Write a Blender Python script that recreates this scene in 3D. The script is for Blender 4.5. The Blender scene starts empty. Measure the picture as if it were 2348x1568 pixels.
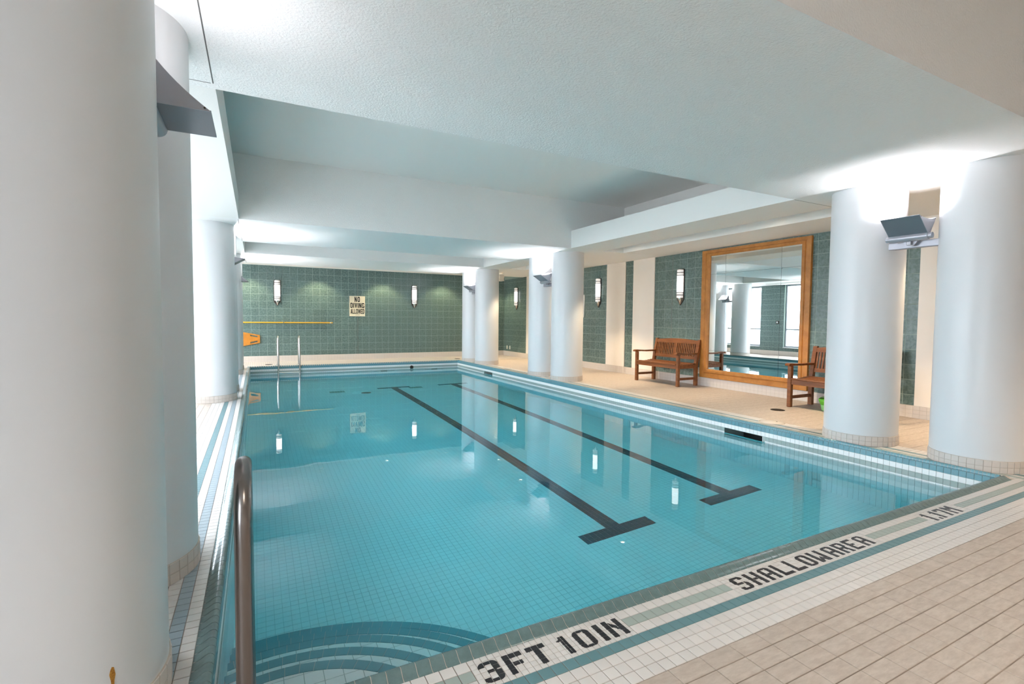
import bpy, math, random
import numpy as np
from mathutils import Matrix, Vector
random.seed(7)
S = bpy.context.scene
COL = S.collection

# ------------------------------------------------------------------ camera, world, exposure
F_PX, W_PX, H_PX = 1133.0, 2348, 1568
YAW, PITCH, ROLL = math.radians(27.363), math.radians(-2.612), math.radians(-0.512)
CAM = np.array([0.0, 0.0, 1.25])
def cam_axes():
    cy, sy = math.cos(YAW), math.sin(YAW)
    fwd = np.array([sy*math.cos(PITCH), cy*math.cos(PITCH), math.sin(PITCH)])
    right = np.array([cy, -sy, 0.0]); down = np.cross(fwd, right)
    c, s = math.cos(ROLL), math.sin(ROLL)
    return c*right + s*down, -s*right + c*down, fwd
RT, DN, FW = cam_axes()
cd = bpy.data.cameras.new('camera'); cam = bpy.data.objects.new('camera', cd); COL.objects.link(cam)
cd.sensor_fit = 'HORIZONTAL'; cd.sensor_width = 36.0; cd.lens = F_PX/W_PX*36.0
cd.clip_start = 0.05; cd.clip_end = 300
m = Matrix.Identity(4)
for i in range(3):
    m[i][0], m[i][1], m[i][2], m[i][3] = RT[i], -DN[i], -FW[i], CAM[i]
cam.matrix_world = m
S.camera = cam

WORLD_STRENGTH = 10.6
EXPOSURE = 0.40
UPLIGHT_W, DOWN_W, FAR_W, NEAR_FILL_W = 34.0, 165.0, 62.0, 100.0
w = bpy.data.worlds.new('overcast_sky'); S.world = w; w.use_nodes = True
bg = w.node_tree.nodes['Background']; bg.inputs[0].default_value = (0.88, 0.915, 1.0, 1); bg.inputs[1].default_value = WORLD_STRENGTH
S.view_settings.view_transform = 'Standard'; S.view_settings.look = 'None'
S.view_settings.exposure = EXPOSURE; S.view_settings.gamma = 1.0; S.view_settings.use_curve_mapping = False
S.cycles.use_denoising = True
S.cycles.max_bounces = 8; S.cycles.diffuse_bounces = 5; S.cycles.glossy_bounces = 3; S.cycles.transmission_bounces = 6
S.cycles.use_adaptive_sampling = True; S.cycles.adaptive_threshold = 0.18; S.cycles.adaptive_min_samples = 16
S.cycles.sample_clamp_indirect = 8.0

# ------------------------------------------------------------------ dimensions (metres, deck = 0)
XL, XR, YN, YF = -0.15, 5.35, 1.697, 13.90        # pool inner faces
CW = 0.07                                          # coping width
ZW = -0.18                                         # water level
ZC = 2.62                                          # soffit level
ZR = 3.52                                          # recess ceiling
WXL, WXR, WYN, WYF = -2.0, 7.7, -3.0, 15.5         # room
P = 0.052                                          # mosaic pitch
def floor_z(y): return -1.30 - 0.04*(y - 1.7)

# ------------------------------------------------------------------ helpers
def mat(name, color=(0.8, 0.8, 0.8), rough=0.5, metal=0.0, emit=None, estr=0.0, var=0.0, vscale=8.0, bump=0.0, bscale=40.0,
        stretch=None, coat=0.0, ior=1.45, color2=None, detail=4.0, pervar=0.0):
    M = bpy.data.materials.new(name); M.use_nodes = True
    nt = M.node_tree; b = nt.nodes['Principled BSDF']
    b.inputs['Base Color'].default_value = (*color, 1); b.inputs['Roughness'].default_value = rough
    b.inputs['Metallic'].default_value = metal; b.inputs['IOR'].default_value = ior
    b.inputs['Coat Weight'].default_value = coat; b.inputs['Coat Roughness'].default_value = 0.1
    if emit: b.inputs['Emission Color'].default_value = (*emit, 1); b.inputs['Emission Strength'].default_value = estr
    src = None
    if var > 0 or bump > 0:
        tc = nt.nodes.new('ShaderNodeTexCoord'); mp = nt.nodes.new('ShaderNodeMapping')
        geo = nt.nodes.new('ShaderNodeNewGeometry')
        nt.links.new(geo.outputs['Position'], mp.inputs['Vector'])
        if stretch: mp.inputs['Scale'].default_value = stretch
        src = mp.outputs['Vector']
    last = None
    if var > 0:
        n = nt.nodes.new('ShaderNodeTexNoise'); n.inputs['Scale'].default_value = vscale; n.inputs['Detail'].default_value = detail
        n.inputs['Roughness'].default_value = 0.65
        nt.links.new(src, n.inputs['Vector'])
        r = nt.nodes.new('ShaderNodeValToRGB')
        c2 = color2 or tuple(min(1, c*(1+var)) for c in color); c1 = color if color2 else tuple(c*(1-var) for c in color)
        r.color_ramp.elements[0].position = 0.36; r.color_ramp.elements[1].position = 0.64
        r.color_ramp.elements[0].color = (*c1, 1); r.color_ramp.elements[1].color = (*c2, 1)
        nt.links.new(n.outputs['Fac'], r.inputs['Fac']); last = r.outputs['Color']
    if pervar > 0:
        oi = nt.nodes.new('ShaderNodeObjectInfo'); hs = nt.nodes.new('ShaderNodeHueSaturation'); ma = nt.nodes.new('ShaderNodeMapRange')
        ma.inputs[3].default_value = 1-pervar; ma.inputs[4].default_value = 1+pervar
        nt.links.new(oi.outputs['Random'], ma.inputs[0]); nt.links.new(ma.outputs[0], hs.inputs['Value'])
        if last: nt.links.new(last, hs.inputs['Color'])
        else: hs.inputs['Color'].default_value = (*color, 1)
        last = hs.outputs['Color']
    if last: nt.links.new(last, b.inputs['Base Color'])
    if bump > 0:
        n2 = nt.nodes.new('ShaderNodeTexNoise'); n2.inputs['Scale'].default_value = bscale; n2.inputs['Detail'].default_value = 3
        nt.links.new(src, n2.inputs['Vector'])
        bp = nt.nodes.new('ShaderNodeBump'); bp.inputs['Strength'].default_value = bump; bp.inputs['Distance'].default_value = 0.01
        nt.links.new(n2.outputs['Fac'], bp.inputs['Height']); nt.links.new(bp.outputs['Normal'], b.inputs['Normal'])
    return M

M = {}
M['stucco'] = mat('stucco_ceiling', (0.87, 0.87, 0.86), 0.8, bump=0.42, bscale=80)
M['soffit'] = mat('smooth_soffit_paint', (0.85, 0.84, 0.815), 0.7, bump=0.06, bscale=90)
M['column'] = mat('white_column_paint', (0.73, 0.735, 0.745), 0.34, bump=0.02, bscale=30)
M['cream'] = mat('cream_wall_paint', (0.85, 0.79, 0.72), 0.55, bump=0.03, bscale=60)
M['green'] = mat('green_glazed_tile', (0.073, 0.129, 0.121), 0.28, var=0.5, vscale=24, color2=(0.167, 0.235, 0.221), detail=5, pervar=0.07)
M['green_grout'] = mat('pale_green_grout', (0.32, 0.41, 0.37), 0.8)
M['base'] = mat('cream_base_tile', (0.66, 0.60, 0.55), 0.45)
M['beige'] = mat('beige_deck_tile', (0.46, 0.385, 0.325), 0.5, var=0.1, vscale=14, stretch=(1.0, 3.2, 1), color2=(0.56, 0.48, 0.415), pervar=0.035)
M['white'] = mat('white_mosaic_tile', (0.70, 0.665, 0.635), 0.35, pervar=0.035)
M['pinkish'] = mat('pale_pink_mosaic_tile', (0.68, 0.60, 0.555), 0.45, pervar=0.03)
M['grey'] = mat('grey_green_mosaic_tile', (0.37, 0.43, 0.395), 0.35, pervar=0.03)
M['bluegrey'] = mat('sky_tinted_grey_mosaic_tile', (0.34, 0.41, 0.45), 0.3, pervar=0.03)  # grey mosaic with the blue sky reflection put into its colour
M['blue'] = mat('blue_mosaic_tile', (0.125, 0.25, 0.275), 0.3, pervar=0.03)
M['black'] = mat('black_letter_tile', (0.018, 0.018, 0.022), 0.35)
M['grout'] = mat('brown_deck_grout', (0.30, 0.245, 0.20), 0.9, var=0.25, vscale=3)
M['lgrout'] = mat('light_mosaic_grout', (0.52, 0.46, 0.40), 0.9)
M['coping'] = mat('teal_coping_glaze', (0.135, 0.205, 0.205), 0.15, var=0.1, vscale=30)
M['pblue'] = mat('pool_band_blue_tile', (0.145, 0.32, 0.375), 0.2, pervar=0.03)
M['pwhite'] = mat('pool_white_tile', (0.92, 0.92, 0.91), 0.25)
M['pgrey'] = mat('pool_band_grey_tile', (0.36, 0.43, 0.41), 0.25)
M['pgrout'] = mat('pool_grout', (0.45, 0.50, 0.48), 0.9)
M['pfgrout'] = mat('pool_floor_grout', (0.62, 0.66, 0.64), 0.9)
M['nosing'] = mat('step_nosing_tile', (0.17, 0.36, 0.42), 0.3)
M['navy'] = mat('navy_lane_tile', (0.03, 0.045, 0.07), 0.3)
M['wood'] = mat('red_brown_bench_wood', (0.17, 0.056, 0.016), 0.42, var=0.3, vscale=20, stretch=(1, 0.12, 1), color2=(0.265, 0.094, 0.028))
M['oak'] = mat('honey_oak', (0.38, 0.145, 0.025), 0.38, var=0.3, vscale=12, stretch=(1, 0.5, 0.5), color2=(0.51, 0.215, 0.044))
M['steel'] = mat('brushed_stainless', (0.62, 0.60, 0.58), 0.2, metal=1.0)
M['rail'] = mat('satin_stainless_rail', (0.24, 0.218, 0.21), 0.27, metal=1.0)
M['alu'] = mat('grey_blue_lamp_metal', (0.20, 0.225, 0.26), 0.38, metal=0.45)
M['alu2'] = mat('light_lamp_metal', (0.42, 0.42, 0.46), 0.35, metal=0.4)
M['chrome'] = mat('chrome', (0.75, 0.72, 0.70), 0.08, metal=1.0)
M['bronze'] = mat('dark_sconce_metal', (0.10, 0.085, 0.075), 0.3, metal=0.8)
M['opal'] = mat('lit_opal_glass', (0.9, 0.9, 0.9), 0.3, emit=(1.0, 0.97, 0.94), estr=2.6)
M['opal_dim'] = mat('lit_opal_end_glass', (0.85, 0.82, 0.80), 0.3, emit=(1.0, 0.93, 0.9), estr=0.32)
M['tube'] = mat('lit_lamp_tube', (1, 1, 1), 0.3, emit=(1.0, 0.98, 1.0), estr=25.0)
M['warm'] = mat('lit_warm_lamp', (1, 1, 1), 0.3, emit=(1.0, 0.86, 0.66), estr=30.0)
M['plastic'] = mat('white_plastic', (0.80, 0.79, 0.76), 0.4)
M['ivory'] = mat('ivory_plastic', (0.78, 0.72, 0.58), 0.4)
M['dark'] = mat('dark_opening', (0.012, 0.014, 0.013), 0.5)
M['joint'] = mat('dark_joint', (0.13, 0.13, 0.125), 0.9)
M['sign'] = mat('cream_sign_board', (0.74, 0.66, 0.50), 0.5)
M['ink'] = mat('black_sign_ink', (0.012, 0.010, 0.009), 0.6)
M['yellow'] = mat('yellow_pole_paint', (0.72, 0.40, 0.03), 0.35)
M['orange'] = mat('orange_varnished_board', (0.52, 0.20, 0.025), 0.35, var=0.15, vscale=8)
M['limeg'] = mat('lime_green_plastic', (0.16, 0.55, 0.05), 0.35)
M['limel'] = mat('pale_green_plastic', (0.30, 0.62, 0.22), 0.4)
M['frame'] = mat('grey_window_metal', (0.30, 0.33, 0.36), 0.4, metal=0.5)
M['sillp'] = mat('white_sill', (0.75, 0.75, 0.74), 0.4)
M['paving'] = mat('outdoor_paving', (0.55, 0.55, 0.54), 0.8)
M['rust'] = mat('rust_stain', (0.30, 0.10, 0.01), 0.8, var=0.4, vscale=90, color2=(0.55, 0.30, 0.05))
M['drain'] = mat('dark_drain_metal', (0.055, 0.045, 0.035), 0.5, metal=0.4)
M['fgrate'] = mat('pool_floor_grate', (0.26, 0.28, 0.21), 0.6)
# mirror
mm = mat('mirror_silver', (0.80, 0.84, 0.82), 0.0, metal=1.0); M['mirror'] = mm
# thin window glass
g = bpy.data.materials.new('thin_window_glass'); g.use_nodes = True; nt = g.node_tree; nt.nodes.clear()
o = nt.nodes.new('ShaderNodeOutputMaterial'); mx = nt.nodes.new('ShaderNodeMixShader'); tr = nt.nodes.new('ShaderNodeBsdfTransparent')
gl = nt.nodes.new('ShaderNodeBsdfGlossy'); fr = nt.nodes.new('ShaderNodeFresnel'); gl.inputs['Roughness'].default_value = 0.0
tr.inputs['Color'].default_value = (0.93, 0.97, 0.97, 1); fr.inputs['IOR'].default_value = 1.45
nt.links.new(fr.outputs[0], mx.inputs[0]); nt.links.new(tr.outputs[0], mx.inputs[1]); nt.links.new(gl.outputs[0], mx.inputs[2]); nt.links.new(mx.outputs[0], o.inputs[0])
M['glass'] = g
# pool water: refracting surface over an absorbing volume
g = bpy.data.materials.new('pool_water'); g.use_nodes = True; nt = g.node_tree; nt.nodes.clear()
o = nt.nodes.new('ShaderNodeOutputMaterial'); gb = nt.nodes.new('ShaderNodeBsdfGlass'); gb.inputs['IOR'].default_value = 1.33
gb.inputs['Roughness'].default_value = 0.0; gb.inputs['Color'].default_value = (1, 1, 1, 1)
va = nt.nodes.new('ShaderNodeVolumeAbsorption'); va.inputs['Color'].default_value = (0.0, 0.89, 0.985, 1); va.inputs['Density'].default_value = 0.47
geo = nt.nodes.new('ShaderNodeNewGeometry'); nz = nt.nodes.new('ShaderNodeTexNoise'); nz.inputs['Scale'].default_value = 1.6; nz.inputs['Detail'].default_value = 2
bp = nt.nodes.new('ShaderNodeBump'); bp.inputs['Strength'].default_value = 0.10; bp.inputs['Distance'].default_value = 0.012
nt.links.new(geo.outputs['Position'], nz.inputs['Vector']); nt.links.new(nz.outputs['Fac'], bp.inputs['Height']); nt.links.new(bp.outputs['Normal'], gb.inputs['Normal'])
nt.links.new(gb.outputs[0], o.inputs['Surface']); nt.links.new(va.outputs[0], o.inputs['Volume'])
M['water'] = g

class MB:
    def __init__(s): s.v = []; s.f = []; s.mi = []; s.cur = 0; s.sm = []; s.smooth = False
    def add(s, vs, fs):
        o = len(s.v); s.v += [tuple(map(float, q)) for q in vs]
        for f in fs: s.f.append(tuple(i+o for i in f)); s.mi.append(s.cur); s.sm.append(s.smooth)
        return s
    def box(s, a, b):
        x0, y0, z0 = a; x1, y1, z1 = b
        return s.add([(x0,y0,z0),(x1,y0,z0),(x1,y1,z0),(x0,y1,z0),(x0,y0,z1),(x1,y0,z1),(x1,y1,z1),(x0,y1,z1)],
                     [(3,2,1,0),(4,5,6,7),(0,1,5,4),(1,2,6,5),(2,3,7,6),(3,0,4,7)])
    def cbox(s, a, b, c=0.004):
        """box with chamfered edges (octagonal-ish rings)"""
        x0, y0, z0 = a; x1, y1, z1 = b
        def ring(i, z): return [(x0+i,y0,z),(x1-i,y0,z),(x1,y0+i,z),(x1,y1-i,z),(x1-i,y1,z),(x0+i,y1,z),(x0,y1-i,z),(x0,y0+i,z)]
        def inset(z): return [(x0+c,y0+c,z),(x1-c,y0+c,z),(x1-c,y0+c,z),(x1-c,y1-c,z),(x1-c,y1-c,z),(x0+c,y1-c,z),(x0+c,y1-c,z),(x0+c,y0+c,z)]
        rs = [ring(c, z0+c), ring(c, z1-c)]
        vs = rs[0] + rs[1] + [(x0+c,y0+c,z0),(x1-c,y0+c,z0),(x1-c,y1-c,z0),(x0+c,y1-c,z0),(x0+c,y0+c,z1),(x1-c,y0+c,z1),(x1-c,y1-c,z1),(x0+c,y1-c,z1)]
        fs = [(i, (i+1) % 8, 8+(i+1) % 8, 8+i) for i in range(8)]
        fs += [(19,18,17,16),(20,21,22,23)]
        fs += [(16,17,1,0),(17,18,3,2),(18,19,5,4),(19,16,7,6),(17,2,1),(18,4,3),(19,6,5),(16,0,7)]
        fs += [(8,9,21,20),(10,11,22,21),(12,13,23,22),(14,15,20,23),(9,10,21),(11,12,22),(13,14,23),(15,8,20)]
        return s.add(vs, fs)
    def prism(s, poly, axis, a, b):
        """2-D polygon extruded along axis (0,1,2) from a to b"""
        n = len(poly)
        def p3(q, t):
            if axis == 0: return (t, q[0], q[1])
            if axis == 1: return (q[0], t, q[1])
            return (q[0], q[1], t)
        vs = [p3(q, a) for q in poly] + [p3(q, b) for q in poly]
        fs = [tuple(range(n-1, -1, -1)), tuple(range(n, 2*n))] + [(i, (i+1) % n, n+(i+1) % n, n+i) for i in range(n)]
        return s.add(vs, fs)
    def tube(s, pts, r, n=12, cap=True):
        pts = [Vector(p) for p in pts]; rings = []; up = None
        for i, p in enumerate(pts):
            t = (pts[min(i+1, len(pts)-1)] - pts[max(i-1, 0)]).normalized()
            if up is None:
                up = t.orthogonal().normalized()
            up = (up - t*up.dot(t)).normalized(); sd = t.cross(up)
            rr = r[i] if isinstance(r, (list, tuple)) else r
            rings.append([p + (up*math.cos(2*math.pi*k/n) + sd*math.sin(2*math.pi*k/n))*rr for k in range(n)])
        vs = [q for g_ in rings for q in g_]; fs = []
        for i in range(len(pts)-1):
            for k in range(n): fs.append((i*n+k, i*n+(k+1) % n, (i+1)*n+(k+1) % n, (i+1)*n+k))
        sm = s.smooth; s.smooth = True; s.add(vs, fs); s.smooth = sm
        if cap:
            o = len(pts)-1
            s.add(rings[0], [tuple(range(n-1, -1, -1))]); s.add(rings[o], [tuple(range(n))])
        return s
    def lathe(s, prof, c=(0, 0, 0), n=32, a0=0.0, a1=2*math.pi, smooth=True):
        full = abs(a1-a0-2*math.pi) < 1e-6; m_ = n if full else n+1
        vs = [(c[0]+r*math.cos(a0+(a1-a0)*k/n), c[1]+r*math.sin(a0+(a1-a0)*k/n), c[2]+z) for r, z in prof for k in range(m_)]
        fs = []
        for i in range(len(prof)-1):
            for k in range(n if full else n): 
                k2 = (k+1) % m_ if full else k+1
                fs.append((i*m_+k, i*m_+k2, (i+1)*m_+k2, (i+1)*m_+k))
        sm = s.smooth; s.smooth = smooth; s.add(vs, fs); s.smooth = sm
        return s
    def mesh(s, name, mats):
        me = bpy.data.meshes.new(name); me.from_pydata(s.v, [], s.f)
        for q in (mats if isinstance(mats, (list, tuple)) else [mats]): me.materials.append(q)
        me.polygons.foreach_set('material_index', s.mi); me.polygons.foreach_set('use_smooth', s.sm); me.update()
        return me
    def obj(s, name, mats, parent=None):
        return mkobj(name, s.mesh(name, mats), parent)

def mkobj(name, me, parent=None):
    o = bpy.data.objects.new(name, me); COL.objects.link(o)
    if parent is not None: o.parent = parent
    return o
def tag(o, label=None, cat=None, group=None, kind=None):
    if label: o['label'] = label
    if cat: o['category'] = cat
    if group: o['group'] = group
    if kind: o['kind'] = kind
    return o
def empty(name, loc=(0, 0, 0)):
    o = bpy.data.objects.new(name, None); COL.objects.link(o); o.location = loc; o.empty_display_size = 0.1
    return o
def thing(name, label, cat, group=None, kind=None): return tag(empty(name), label, cat, group, kind)
def project(p):
    d = np.asarray(p, float) - CAM; z = d @ FW
    if z < 0.05: return None
    return np.array([W_PX/2 + F_PX*(d @ RT)/z, H_PX/2 + F_PX*(d @ DN)/z])

# --- tiles: laid one by one; the ones that show largest are parts of their own, the rest is joined
ZUP = ((1, 0, 0), (0, 1, 0), (0, 0, 1)); FX_ = ((0, 1, 0), (0, 0, 1), (-1, 0, 0)); FX = ((0, -1, 0), (0, 0, 1), (1, 0, 0))
FY_ = ((-1, 0, 0), (0, 0, 1), (0, -1, 0)); FY = ((1, 0, 0), (0, 0, 1), (0, 1, 0))
_tm = {}
def tile_data(w_, d_, h_, c_):
    x, y = w_/2, d_/2
    vs = [(-x,-y,-h_),(x,-y,-h_),(x,y,-h_),(-x,y,-h_),(-x,-y,-c_),(x,-y,-c_),(x,y,-c_),(-x,y,-c_),(-x+c_,-y+c_,0),(x-c_,-y+c_,0),(x-c_,y-c_,0),(-x+c_,y-c_,0)]
    fs = [(8,9,10,11)] + [(i, (i+1) % 4, 4+(i+1) % 4, 4+i) for i in range(4)] + [(4+i, 4+(i+1) % 4, 8+(i+1) % 4, 8+i) for i in range(4)]
    return vs, fs
def tile_mesh(w_, d_, h_, c_, mk):
    k = (round(w_, 4), round(d_, 4), h_, c_, mk)
    if k not in _tm:
        b = MB(); b.add(*tile_data(w_, d_, h_, c_)); _tm[k] = b.mesh('tile', M[mk])
    return _tm[k]
class Lay:
    def __init__(s, name, parent, h=0.006, c=0.0012, limit=300, seen=None, simple_far=True):
        s.name, s.parent, s.h, s.c, s.limit, s.t, s.seen = name, parent, h, c, limit, [], seen
    def add(s, c, w_, d_, fr, mk): s.t.append((c, w_, d_, fr, mk))
    def grid(s, us, vs, pos, fr, mk):
        for u0, u1 in us:
            for v0, v1 in vs: s.add(pos((u0+u1)/2, (v0+v1)/2), u1-u0, v1-v0, fr, mk((u0+u1)/2, (v0+v1)/2) if callable(mk) else mk)
    def done(s, rest_name=None):
        sc = []
        for i, (c, w_, d_, fr, mk) in enumerate(s.t):
            q = project(c); v = np.asarray(c, float) - CAM; D = math.sqrt(v @ v)
            n = np.array(fr[2]); cs = -(v @ n)/D
            if q is None or cs <= 0.01 or not (-15 < q[0] < W_PX+15 and -15 < q[1] < H_PX+15) or (s.seen and not s.seen(c)): a = 0
            else: a = w_*d_*cs/(D*D)
            sc.append(a)
        order = sorted(range(len(s.t)), key=lambda i: -sc[i])
        chosen = [i for i in order[:s.limit] if sc[i] > 0]; cs_ = set(chosen)
        for i in chosen:
            c, w_, d_, fr, mk = s.t[i]
            o = mkobj(s.name, tile_mesh(w_, d_, s.h, s.c, mk), s.parent)
            m4 = Matrix.Identity(4)
            for r in range(3):
                m4[r][0], m4[r][1], m4[r][2], m4[r][3] = fr[0][r], fr[1][r], fr[2][r], c[r]
            o.matrix_local = m4
        rest = [i for i in range(len(s.t)) if i not in cs_]
        if rest:
            mks = sorted({s.t[i][4] for i in rest}); V = []; Fc = []; mi = []
            for i in rest:
                c, w_, d_, fr, mk = s.t[i]; U, Vv, N = (np.array(q, float) for q in fr); c = np.array(c, float); x, y = w_/2, d_/2
                b = len(V)*0 + 8*len(mi)//5
                for (a_, b_, z_) in ((-x,-y,-s.h),(x,-y,-s.h),(x,y,-s.h),(-x,y,-s.h),(-x,-y,0),(x,-y,0),(x,y,0),(-x,y,0)):
                    V.append(c + U*a_ + Vv*b_ + N*z_)
                Fc += [(b+4,b+5,b+6,b+7),(b,b+1,b+5,b+4),(b+1,b+2,b+6,b+5),(b+2,b+3,b+7,b+6),(b+3,b,b+4,b+7)]
                mi += [mks.index(mk)]*5
            me = bpy.data.meshes.new(rest_name or s.name+'_field'); me.from_pydata([tuple(q) for q in V], [], Fc)
            for k in mks: me.materials.append(M[k])
            me.polygons.foreach_set('material_index', mi); me.update()
            tag(mkobj(rest_name or s.name+'_field', me, s.parent), kind='stuff')
def cells(a, b, org, p, gap):
    """cells of a grid with lines at org + k p, cut to [a, b]"""
    out = []; k = math.floor((a-org)/p + 1e-6)
    while org + k*p < b - 1e-6:
        lo, hi = max(a, org+k*p), min(b, org+(k+1)*p)
        if hi-lo > gap*3: out.append((lo+gap/2, hi-gap/2))
        k += 1
    return out
def clip(poly, conv):
    """clip polygon by a convex counter-clockwise polygon"""
    out = list(poly)
    for i in range(len(conv)):
        a, b = conv[i], conv[(i+1) % len(conv)]
        ins = lambda q: (b[0]-a[0])*(q[1]-a[1]) - (b[1]-a[1])*(q[0]-a[0]) >= -1e-9
        res = []
        for j in range(len(out)):
            p, q = out[j], out[(j+1) % len(out)]
            if ins(p): res.append(p)
            if ins(p) != ins(q):
                d1 = (b[0]-a[0])*(p[1]-a[1]) - (b[1]-a[1])*(p[0]-a[0]); d2 = (b[0]-a[0])*(q[1]-a[1]) - (b[1]-a[1])*(q[0]-a[0])
                t = d1/(d1-d2); res.append((p[0]+(q[0]-p[0])*t, p[1]+(q[1]-p[1])*t))
        out = res
        if len(out) < 3: return []
    return out
def area(p): return abs(sum(p[i][0]*p[(i+1) % len(p)][1]-p[(i+1) % len(p)][0]*p[i][1] for i in range(len(p))))/2

def struct(name, label, b, mats, parent=None):
    o = b.obj(name, mats, parent)
    if parent is None: tag(o, label, kind='structure')
    return o

# ------------------------------------------------------------------ deck floor
XLo, XRo, YNo, YFo = XL-CW, XR+CW, YN-CW, YF+CW
b = MB()
zb = -0.003
for (x0, y0, x1, y1) in ((WXL, WYN, WXR, YNo), (WXL, YFo, WXR, WYF), (WXL, YNo, XLo, YFo), (XRo, YNo, WXR, YFo)): b.box((x0, y0, -0.06), (x1, y1, zb))
floor = struct('floor', 'tiled pool deck of beige tiles and striped white mosaic', b, M['grout'])
ROW = ['white', 'grey', 'white', 'blue', 'white', 'white', 'white']
TEXTZ = [(XLo+round((a-XLo)/P)*P, XLo+round((b_-XLo)/P)*P) for a, b_ in ((0.655, 1.36), (1.96, 3.17), (3.78, 4.24))]        # where the depth lettering interrupts the border
GAP = 0.003
mos = Lay('mosaic_tile', floor)
for k, mk in enumerate(ROW):
    y1, y0 = YNo - k*P, YNo - (k+1)*P
    for u in cells(XLo - k*P - P, XRo + k*P + P, XLo, P, GAP):
        c = (u[0]+u[1])/2
        if k < 3 and any(a < c < b_ for a, b_ in TEXTZ): continue
        mos.add((c, (y0+y1)/2, 0), u[1]-u[0], P-GAP, ZUP, mk)
    for v in cells(YNo - k*P, YFo, YNo, P, GAP):
        c = (v[0]+v[1])/2
        mos.add((XLo-(k+.5)*P, c, 0), P-GAP, v[1]-v[0], ZUP, {'grey': 'bluegrey', 'blue': 'blue'}.get(mk, 'white'))
        mos.add((XRo+(k+.5)*P, c, 0), P-GAP, v[1]-v[0], ZUP, mk)
mos.done('mosaic_tile_border')
far = Lay('far_mosaic_tile', floor, limit=0)
far.grid(cells(WXL, WXR, 0, P, GAP), cells(YFo, WYF, YFo, P, GAP), lambda u, v: (u, v, 0), ZUP, 'pinkish')
far.done('far_deck_mosaic')
bei = Lay('deck_tile', floor)
BX, BY = 0.1555, 0.078
D7 = 7*P
bei.grid(cells(-1.0, WXR, 1.917, BX, .0024), cells(-0.6, YNo-D7, YNo-D7, BY, .0045), lambda u, v: (u, v, 0), ZUP, 'beige')
bei.grid(cells(WXL, -1.0, 1.917, BX, GAP), cells(-0.6, YNo-D7, YNo-D7, BY, .0045), lambda u, v: (u, v, 0), ZUP, 'beige')
bei.grid(cells(XRo+D7, WXR, XRo+D7, BY, GAP), cells(YNo-D7, YFo, YNo-D7, BX, GAP), lambda u, v: (u, v, 0), ZUP, 'beige')
bei.grid(cells(WXL, XLo-D7, XLo-D7, BY, GAP), cells(YNo-D7, YFo, YNo-D7, BX, GAP), lambda u, v: (u, v, 0), ZUP, 'beige')
bei.done('deck_tile_field')
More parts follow.
